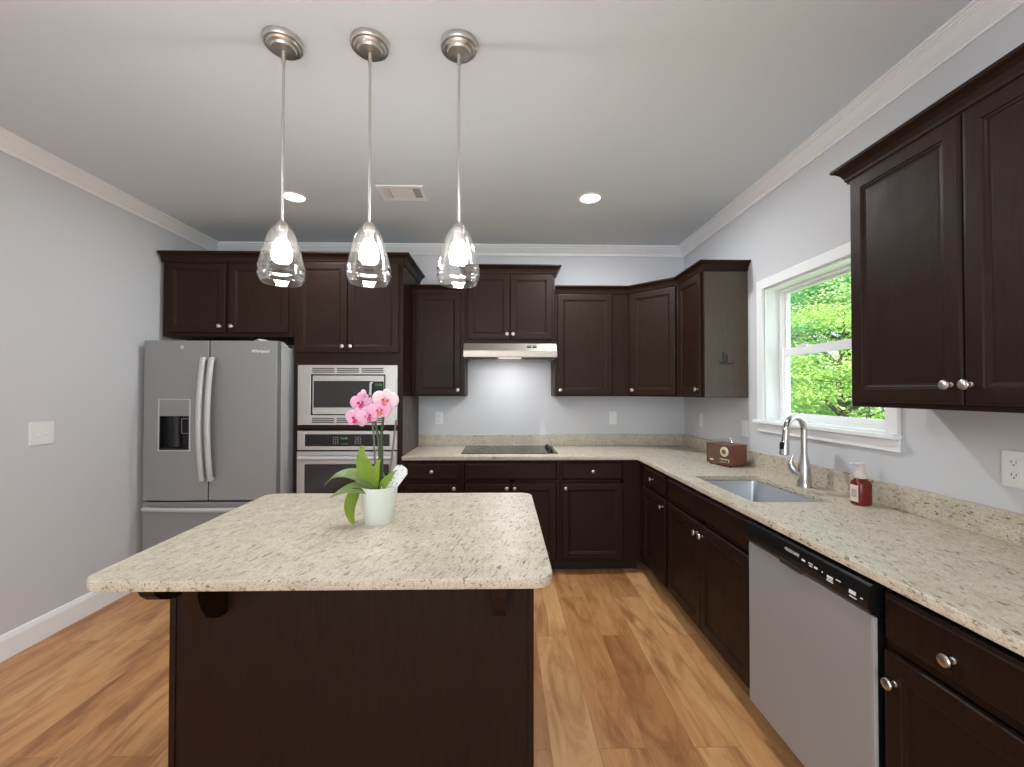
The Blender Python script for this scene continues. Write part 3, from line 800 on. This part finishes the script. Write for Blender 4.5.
t = thing('ceiling_vent', 'white rectangular air vent in the ceiling behind the middle pendant', 'vent', (-.675, 2.813, C))
bm = new(); ring_box_z = lambda X0, X1, Y0_, Y1_, x0, x1, y0, y1, za, zb: (box(bm, X0, x0, Y0_, Y1_, za, zb, .001), box(bm, x1, X1, Y0_, Y1_, za, zb, .001), box(bm, x0, x1, Y0_, y0, za, zb, .001), box(bm, x0, x1, y1, Y1_, za, zb, .001))
ring_box_z(-.152, .152, -.103, .103, -.125, .125, -.068, .068, -.007, -.0005); obj('frame', bm, M['trim'], t)
bm = new(); box(bm, -.078, .078, -.066, .066, -.0065, -.002, .001); obj('centre_plate', bm, M['trim'], t)
bm = new(); box(bm, -.126, .126, -.069, .069, -.0012, -.0004); obj('duct_opening', bm, M['slot'], t)
for s_ in (-1, 1):
    bm = new()
    for k in range(5):
        v = box(bm, -.0045, .0045, -.067, .067, -.0006, .0006); bmesh.ops.transform(bm, matrix=Matrix.Translation((s_ * (.086 + k * .0085), 0, -.0055)) @ Matrix.Rotation(s_ * .75, 4, 'Y'), verts=v)
    obj('louvre', bm, M['trim'], t)

# ------------------------------------------------------------------ switches and outlets
def wall_plate(name, label, cat, loc, rot, w_, kind, h_=.116, group='wall plates'):
    t = thing(name, label, cat, loc, rot, group)
    bm = new(); box(bm, -w_ / 2, w_ / 2, -.006, -.0004, -h_ / 2, h_ / 2, .003); obj('plate', bm, M['plastic'], t)
    if kind == 'duplex':
        for dz in (-.021, .021):
            bm = new(); me_ = rrect(-.0165, .0165, -.0145, .0145, .010, 5); prism(bm, [(x, z + dz) for x, z in me_], 'y', -.0085, -.005); r = obj('receptacle', bm, M['plastic'], t)
            bm = new(); box(bm, -.0078, -.0058, -.0088, -.0080, dz - .002, dz + .007); box(bm, .0058, .0074, -.0088, -.0080, dz - .002, dz + .006)
            lathe(bm, [(.0024, 0), (.0024, .0006), (0, .0006)], 10, at(0, -.0083, dz - .008)); obj('slot', bm, M['slot'], r)
    elif kind == 'rocker':
        bm = new(); box(bm, -.0165, .0165, -.0085, -.005, -.033, .033, .002); obj('rocker', bm, M['plastic'], t)
    else:
        for k in range(kind):
            dx = (k - (kind - 1) / 2) * .046
            bm = new(); box(bm, dx - .006, dx + .006, -.007, -.005, -.013, .013, .001)
            v = box(bm, dx - .004, dx + .004, -.018, -.004, -.005, .005, .002); bmesh.ops.rotate(bm, cent=(dx, -.005, 0), matrix=Matrix.Rotation(.5, 3, 'X'), verts=v)
            obj('toggle', bm, M['plastic'], t)
    bm = new()
    for dz in ((0,) if kind == 'duplex' else (-.042, .042)): lathe(bm, [(.003, 0), (.003, .0008), (0, .0012)], 10, at(0, -.0059, dz))
    obj('screw', bm, M['plastic'], t)
    return t


wall_plate('light_switch', 'white two-toggle light switch plate on the wall left of the refrigerator', 'light switch', (XL, 2.444, 1.171), PI / 2, .130, 2, .130)
wall_plate('power_outlet', 'white wall plate under the single-door cabinet by the oven tower', 'outlet', (-.588, D, 1.167), 0, .072, 'duplex')
wall_plate('power_outlet', 'white wall plate on the back wall near the room corner, right of the cooktop', 'outlet', (1.010, D, 1.170), 0, .074, 'rocker')
wall_plate('power_outlet', 'white wall plate under the narrow end cabinet, above the corner backsplash', 'outlet', (XR, 3.525, 1.172), -PI / 2, .072, 'rocker')
wall_plate('light_switch', 'white wall switch plate beside the window sill, behind the radio', 'light switch', (XR, 2.885, 1.158), -PI / 2, .072, 'rocker')
wall_plate('power_outlet', 'white duplex outlet under the large cabinet on the window wall', 'outlet', (XR, 1.345, 1.160), -PI / 2, .074, 'duplex', .122)

# hook on the end cabinet's side
t = thing('double_hook', 'small black double hook stuck to the side of the narrow end cabinet', 'hook', (1.518, 2.8465, 1.600))
bm = new(); box(bm, -.016, -.004, -.006, -.0004, 0, .085, .002); box(bm, .006, .018, -.006, -.0004, .006, .068, .002); obj('back_plate', bm, M['black'], t)
for s_ in (-1, 1):
    bm = new(); x0 = -.010 if s_ < 0 else .012
    tube(bm, [(x0, -.005, .012), (x0 + s_ * .012, -.014, .004), (x0 + s_ * .028, -.024, .006), (x0 + s_ * .036, -.028, .020)], .0028, 8); obj('prong', bm, M['black'], t, True)

# ------------------------------------------------------------------ radio
M['radio'] = wood_dark('walnut_veneer', lin(104, 66, 54), lin(126, 82, 66), .4)
M['grille'] = mat('brown_grille_cloth', lin(92, 72, 60), .8)
M['cream'] = mat('cream_dial', lin(214, 200, 172), .4)
M['gold'] = mat('aged_gold', lin(150, 120, 80), .35, .8)
ang = math.atan2(2.708 - 2.900, 1.481 - 1.417)
t = thing('radio', 'small retro brown wooden table radio beside the sink', 'radio', (1.417, 2.900, ZT), ang)
RW, RD, RH = .202, .140, .145
bm = new(); box(bm, 0, RW, .004, RD, .010, RH, .004); obj('cabinet', bm, M['radio'], t)
bm = new()
box(bm, 0, RW, -.004, .005, .010, .018, .002); box(bm, 0, RW, -.004, .005, RH - .008, RH, .002); box(bm, 0, .008, -.004, .005, .018, RH - .008, .002); box(bm, RW - .008, RW, -.004, .005, .018, RH - .008, .002)
obj('front_rim', bm, M['radio'], t)
bm = new(); box(bm, .008, RW - .008, .0005, .0045, .018, RH - .008); obj('grille', bm, M['grille'], t)
bm = new(); lathe(bm, [(.033, 0), (.033, .004), (.030, .006), (.0, .006)], 32, at(.150, .001, .098)); dl = obj('tuning_dial', bm, M['cream'], t, True)
bm = new(); lathe(bm, [(.017, .005), (.015, .012), (0, .013)], 24, at(.150, .001, .098)); obj('dial_knob', bm, M['gold'], dl, True)
bm = new(); prism(bm, rrect(.108, .190, .026, .050, .011, 6), 'y', -.002, .001); kp = obj('knob_panel', bm, M['cream'], t)
for xx in (.122, .149, .176):
    bm = new(); lathe(bm, [(.0095, 0), (.0085, .010), (0, .011)], 18, at(xx, -.002, .038)); obj('knob', bm, M['radio'], kp, True)
bm = new(); box(bm, .026, .058, -.001, .001, .030, .040, .001); obj('name_badge', bm, M['cream'], t)
for xx in (.02, RW - .02):
    for yy in (.02, RD - .02): bm = new(); lathe(bm, [(.008, 0), (.009, .0105), (0, .0105)], 12, Matrix.Translation((xx, yy, 0))); obj('foot', bm, M['black'], t)
bm = new(); tube(bm, [(.10, RD - .02, RH), (.085, RD - .02, RH + .030)], .0012, 6); obj('antenna', bm, M['chrome'], t)

# ------------------------------------------------------------------ soap bottle
M['soap'] = mat('red_soap', lin(128, 38, 36), .12, spec=.6, trans=.25)
M['print_pale'] = mat('faded_print', lin(176, 166, 158), .6)
M['paper'] = mat('cream_paper', lin(216, 205, 194), .6)
t = thing('soap_dispenser', 'red hand soap pump bottle with white pump on the counter near the window', 'soap bottle', (1.575, 1.823, ZT), math.radians(6))
bm = new()
def rring(w2, r, z, n=5): return [bm.verts.new((x, y, z)) for x, y in rrect(-w2, w2, -w2 * .85, w2 * .85, r, n)]
L = [rring(w2, r, z) for w2, r, z in ((.028, .014, .0), (.033, .016, .003), (.0345, .017, .010), (.0345, .017, .092), (.032, .018, .103), (.024, .019, .112), (.0215, .0182, .116))]
for a, b in zip(L, L[1:]):
    for k in range(len(a)): bm.faces.new((a[k], a[(k + 1) % len(a)], b[(k + 1) % len(a)], b[k]))
bm.faces.new(L[0]); bm.faces.new(L[-1]); obj('bottle', bm, M['soap'], t, True)
bm = new(); box(bm, -.0356, -.0346, -.020, .018, .016, .088, .0003); obj('label', bm, M['paper'], t)
bm = new(); box(bm, -.0364, -.0357, -.013, .011, .034, .070); obj('label_print', bm, M['print_pale'], t)
bm = new(); lathe(bm, [(.022, .116), (.0235, .118), (.0235, .128), (.020, .136), (.015, .141), (.0125, .143), (.0125, .172), (.016, .174), (.016, .181), (0, .182)], 24); obj('pump', bm, M['paper'], t, True)
bm = new(); tube(bm, [(.012, 0, .1785), (-.02, 0, .180), (-.045, 0, .183), (-.052, 0, .181)], [.009, .0075, .0055, .004], 10, True, .7); obj('nozzle', bm, M['plastic'], t, True)

# ------------------------------------------------------------------ orchid
M['pot'] = mat('white_ceramic', lin(222, 228, 218), .3)
M['bark'] = mat('potting_bark', lin(70, 52, 38), .9)
M['leaf'] = mat('orchid_leaf', lin(164, 192, 80), .4)
M['leaf_dark'] = mat('grey_green_leaf', lin(160, 178, 124), .4)
M['stem'] = mat('flower_stem', lin(66, 84, 58), .5)
M['stake'] = mat('grey_stake', lin(112, 108, 104), .5)
M['bloom'] = mat('pink_petal', lin(238, 182, 214), .55)
M['bloom_pale'] = mat('pale_pink_petal', lin(244, 222, 232), .55)
M['lip'] = mat('magenta_lip', lin(206, 40, 110), .5)
M['lip_o'] = mat('coral_lip', lin(228, 112, 108), .5)
PX, PY = -.4705, 1.610
t = thing('potted_orchid', 'pink flowering orchid in a white pot on the island', 'potted plant', (PX, PY, ZT))
bm = new(); lathe(bm, [(.049, 0), (.0505, .003), (.0685, .135), (.0685, .138), (.0655, .138), (.0635, .112), (0, .112)], 40); lathe(bm, [(.0001, .0), (.049, 0)], 40, None, False); obj('pot', bm, M['pot'], t, True)
bm = new(); lathe(bm, [(.0625, .1125), (.05, .118), (.03, .120), (0, .121)], 24, None, False); obj('potting_bark', bm, M['bark'], t, True)


def leaf(spine, width, m, fold=.25, side=None, tip=.15):
    P = [Vector(p) for p in spine]
    n = 14; bmx = new(); rows = []
    def cat(u):
        u *= len(P) - 1; i = min(int(u), len(P) - 2); f = u - i
        p0, p1, p2, p3 = P[max(i - 1, 0)], P[i], P[i + 1], P[min(i + 2, len(P) - 1)]
        return .5 * ((2 * p1) + (p2 - p0) * f + (2 * p0 - 5 * p1 + 4 * p2 - p3) * f * f + (3 * p1 - p0 - 3 * p2 + p3) * f ** 3)
    for k in range(n + 1):
        u = k / n; p = cat(u); dv = (cat(min(u + .02, 1)) - cat(max(u - .02, 0))).normalized()
        s = Vector(side) if side else dv.cross(Vector((0, 0, 1)))
        s = (s - dv * s.dot(dv)).normalized(); nrm = s.cross(dv)
        ww = width * (.42 + .58 * math.sin(PI * min(1, u * 1.15 + .06) ** .9)) * (1 if u < .8 else math.sqrt(max(0, 1 - ((u - .8) / .2) ** 2) * (1 - tip) + .02))
        rows.append([bmx.verts.new(p + s * ww * q + nrm * abs(q) * ww * fold) for q in (-1, -.5, 0, .5, 1)])
    for a, b in zip(rows, rows[1:]):
        for k in range(4): bmx.faces.new((a[k], a[k + 1], b[k + 1], b[k]))
    bmesh.ops.solidify(bmx, geom=bmx.faces[:], thickness=.0018)
    return obj('leaf', bmx, m, t, True)


leaf([(-.022, 0, .125), (-.040, -.02, .19), (-.056, -.03, .245), (-.058, -.02, .292)], .029, M['leaf'], .25, (1, .25, 0))
leaf([(-.010, -.01, .125), (-.005, -.02, .17), (.000, -.02, .215), (.006, -.01, .238)], .016, M['leaf'], .3, (1, -.4, 0))
leaf([(-.012, .0, .122), (-.050, -.02, .165), (-.100, -.035, .187), (-.150, -.05, .180), (-.182, -.06, .150)], .034, M['leaf_dark'], .2, (.2, 1, .35))
leaf([(-.012, -.02, .122), (-.055, -.05, .140), (-.105, -.08, .135), (-.148, -.10, .115)], .028, M['leaf_dark'], .2, (.2, 1, .5))
leaf([(-.03, -.02, .126), (-.066, -.04, .128), (-.084, -.055, .085), (-.084, -.06, .040), (-.070, -.07, .012)], .032, M['leaf'], .2, (.55, 1, .1))
leaf([(.008, -.01, .122), (.028, -.03, .150), (.052, -.04, .178), (.068, -.045, .200)], .018, M['leaf'], .25, (.6, -.5, -.6))
leaf([(.004, .015, .122), (-.02, .05, .175), (-.05, .09, .195)], .022, M['leaf'], .25)
for pts in ([(0, 0, .118), (.002, .003, .22), (-.004, .004, .31), (-.02, .0, .395), (-.035, -.012, .455), (-.030, -.03, .480), (.0, -.03, .470)],
            [(.010, .004, .118), (.008, .006, .24), (.006, .004, .33), (.016, -.004, .41), (.036, -.012, .455), (.058, -.02, .470)]):
    bm = new(); tube(bm, pts, [.0058] * 3 + [.0044] * (len(pts) - 3), 10); obj('flower_stem', bm, M['stem'], t, True)
for pts in ([(-.012, .004, .118), (-.022, .006, .30), (-.030, .006, .400)], [(.030, .006, .118), (.046, .008, .26), (.060, .010, .385)]):
    bm = new(); tube(bm, pts, .0038, 8); obj('support_stake', bm, M['stake'], t, True)


def petal(bm, mtx, a, b, cup=.12):
    n, rg = 16, 4
    ce = bm.verts.new((0, 0, 0)); prev = None; all_ = [ce]
    for j in range(1, rg + 1):
        f = j / rg
        ring = [bm.verts.new((a * f * math.cos(2 * PI * k / n), b * f * math.sin(2 * PI * k / n) + b, -cup * (a + b) / 2 * f * f + .0012 * math.sin(5 * 2 * PI * k / n) * f)) for k in range(n)]
        all_ += ring
        for k in range(n):
            if prev is None: bm.faces.new((ce, ring[k], ring[(k + 1) % n]))
            else: bm.faces.new((prev[k], ring[k], ring[(k + 1) % n], prev[(k + 1) % n]))
        prev = ring
    ce.co = Vector((0, b, 0)); bmesh.ops.transform(bm, matrix=mtx, verts=all_)


def blossom(x, y, z, yaw, pitch, roll, s, m, lipm):
    base = Matrix.Translation((x, y, z)) @ Matrix.Rotation(yaw, 4, 'Z') @ Matrix.Rotation(pitch, 4, 'X') @ FACE @ Matrix.Rotation(roll, 4, 'Z')
    bm = new()
    for a_, wa, hb, dz in ((0, .0125, .0165, -.002), (125, .0125, .0165, -.002), (-125, .0125, .0165, -.002), (78, .021, .0185, .0), (-78, .021, .0185, .0)):
        petal(bm, base @ Matrix.Translation((0, 0, dz * s)) @ Matrix.Rotation(math.radians(a_), 4, 'Z') @ Matrix.Rotation(.10, 4, 'X'), wa * s, hb * s)
    bmesh.ops.solidify(bm, geom=bm.faces[:], thickness=.0008)
    o = obj('blossom', bm, m, t, True, auto=False)
    bm = new()
    petal(bm, base @ Matrix.Translation((0, -.002 * s, .003)) @ Matrix.Rotation(PI, 4, 'Z') @ Matrix.Rotation(.7, 4, 'X'), .0065 * s, .0085 * s, -.3)
    for q in (-1, 1): petal(bm, base @ Matrix.Translation((q * .004 * s, 0, .003)) @ Matrix.Rotation(q * -1.0, 4, 'Z') @ Matrix.Rotation(.9, 4, 'X'), .004 * s, .0055 * s, -.3)
    bmesh.ops.solidify(bm, geom=bm.faces[:], thickness=.0008)
    obj('lip', bm, lipm, o, True, auto=False)
    bm = new(); bmesh.ops.create_uvsphere(bm, u_segments=10, v_segments=8, radius=.0028 * s); bmesh.ops.transform(bm, matrix=base @ Matrix.Translation((0, .001, .006)), verts=bm.verts[:]); obj('column', bm, M['bloom_pale'], o, True)


blossom(-.062, -.020, .452, -.15, .1, .15, 1.22, M['bloom'], M['lip'])
blossom(-.070, -.050, .396, -.2, .1, -.1, 1.22, M['bloom'], M['lip'])
blossom(-.028, -.052, .404, .35, .0, .3, 1.12, M['bloom'], M['lip'])
blossom(.012, -.042, .424, .25, .0, .1, 1.18, M['bloom'], M['lip_o'])
blossom(.030, -.030, .462, .15, .1, -.15, 1.34, M['bloom_pale'], M['lip_o'])
bm = new(); bmesh.ops.create_uvsphere(bm, u_segments=14, v_segments=10, radius=.011); bmesh.ops.scale(bm, vec=(1, 1, 1.3), verts=bm.verts[:]); bmesh.ops.translate(bm, vec=(-.052, -.03, .488), verts=bm.verts[:]); obj('bud', bm, M['bloom'], t, True)
# printed care card in the pot
def card_mat():
    m = mat('printed_card', lin(226, 228, 228), .5); q = N(m)
    k = q.ramp(q.noise(q.coords(), 95, 2), [(.60, BW(0)), (.64, BW(1))]); q.l(q.mix(k, lin(228, 230, 230), lin(120, 128, 140)), q.p.inputs['Base Color']); return m
M['card'] = card_mat()
bm = new(); prism(bm, rrect(-.026, .026, 0, .118, .020, 6), 'y', -.0006, .0006)
bmesh.ops.transform(bm, matrix=Matrix.Translation((.026, -.022, .115)) @ Matrix.Rotation(.62, 4, 'Y') @ Matrix.Rotation(-.25, 4, 'X'), verts=bm.verts[:]); obj('care_card', bm, M['card'], t)

# ------------------------------------------------------------------ outside: lawn and trees beyond the window
M['lawn'] = paint('lawn', lin(110, 150, 70), .9, 40, .3)
bm = new(); box(bm, XR + .15, 40, -15, 40, -.7, -.45); g = obj('ground', bm, M['lawn']); g['kind'] = 'structure'


def leaf_mat(name, a, b):
    m = bpy.data.materials.new(name); m.use_nodes = True; t_ = m.node_tree; p = t_.nodes['Principled BSDF']; q = N(m)
    c = q.ramp(q.noise(q.coords(), 2.2, 3), [(.35, a), (.65, b)]); q.l(c, p.inputs['Base Color']); p.inputs['Roughness'].default_value = .55
    tr = t_.nodes.new('ShaderNodeBsdfTranslucent'); q.l(c, tr.inputs[0]); mx = t_.nodes.new('ShaderNodeMixShader'); mx.inputs[0].default_value = .4
    q.l(p.outputs[0], mx.inputs[1]); q.l(tr.outputs[0], mx.inputs[2]); q.l(mx.outputs[0], t_.nodes['Material Output'].inputs[0]); return m


M['leaf_a'] = leaf_mat('bright_maple_leaves', lin(172, 206, 116), lin(214, 232, 160))
M['leaf_b'] = leaf_mat('mid_green_leaves', lin(112, 178, 126), lin(150, 204, 146))
M['leaf_c'] = leaf_mat('pale_green_leaves', lin(182, 210, 148), lin(218, 236, 190))
M['trunk'] = paint('bark', lin(96, 84, 72), .9, 30, .5)


def foliage_mesh(seed, rad, n_clump, per, leaf_s, z0, z1):
    R = random.Random(seed); vs, fs = [], []
    for _ in range(n_clump):
        a = R.uniform(0, 2 * PI); zz = R.uniform(0, 1); k = math.sin(PI * (.12 + .85 * zz)) ** .6
        r = rad * k * math.sqrt(R.uniform(.25, 1)); c0 = Vector((r * math.cos(a), r * math.sin(a), z0 + (z1 - z0) * zz)); cr = R.uniform(.24, .42)
        for _ in range(per):
            p = c0 + Vector((R.gauss(0, cr), R.gauss(0, cr), R.gauss(0, cr * .24)))
            d1 = Vector((R.gauss(0, 1), R.gauss(0, 1), R.gauss(-.35, .35))).normalized(); n_ = Vector((R.gauss(0, .5), R.gauss(0, .5), 1)).normalized(); s_ = d1.cross(n_).normalized()
            L = leaf_s * R.uniform(.7, 1.3); b = len(vs)
            vs += [p, p + d1 * L * .45 + s_ * L * .42, p + d1 * L, p + d1 * L * .45 - s_ * L * .42]; fs.append((b, b + 1, b + 2, b + 3))
    me = bpy.data.meshes.new('foliage'); me.from_pydata(vs, [], fs); return me


FOL = [foliage_mesh(3, 2.3, 120, 300, .068, .6, 6.2), foliage_mesh(5, 2.6, 190, 240, .08, .8, 8.5), foliage_mesh(9, 1.5, 64, 330, .058, .1, 3.6)]


def tree(label, x, y, kind, m, rz, sc, group='trees outside the window'):
    t = thing('tree', label, 'tree', (x, y, -.45), rz, group); t.scale = (sc,) * 3
    bm = new(); h = (6.0, 8.4, 3.4)[kind]
    tube(bm, [(0, 0, -.05), (.05, .02, h * .3), (-.05, .05, h * .6), (.05, 0, h * .95)], [.16 * h / 6, .12 * h / 6, .08 * h / 6, .02], 10)
    R = random.Random(kind + 40)
    for k in range(9):
        a = R.uniform(0, 2 * PI); z = h * R.uniform(.25, .8); L = R.uniform(.9, 1.8) * h / 6
        tube(bm, [(0, 0, z), (L * .5 * math.cos(a), L * .5 * math.sin(a), z + L * .35), (L * math.cos(a), L * math.sin(a), z + L * .6)], [.05, .035, .012], 7)
    obj('trunk', bm, M['trunk'], t, True)
    me = FOL[kind]
    if me.materials: me = me.copy()
    fo = meshobj('foliage', me, m, t)
    return t


tree('bright yellow-green maple filling the lower window pane', 7.3, 8.9, 2, M['leaf_a'], 0, 1.05)
tree('tall pale green tree seen through the upper window pane', 9.8, 11.2, 0, M['leaf_c'], 1.1, 1.1)
tree('mid green tree behind the maple, at the left edge of the window view', 8.2, 12.8, 1, M['leaf_b'], 2.0, 1.0)
tree('low bright bush tree at the right edge of the window view', 8.6, 8.0, 2, M['leaf_a'], 2.5, .95)
tree('dense green tree farther back in the middle of the window view', 12.0, 14.5, 1, M['leaf_b'], .4, 1.1)
tree('dense green tree farther back toward the right of the window view', 13.5, 11.2, 1, M['leaf_b'], 3.4, 1.15)
tree('pale green tree farthest back on the left of the window view', 10.5, 18.0, 1, M['leaf_c'], 5.2, 1.2)
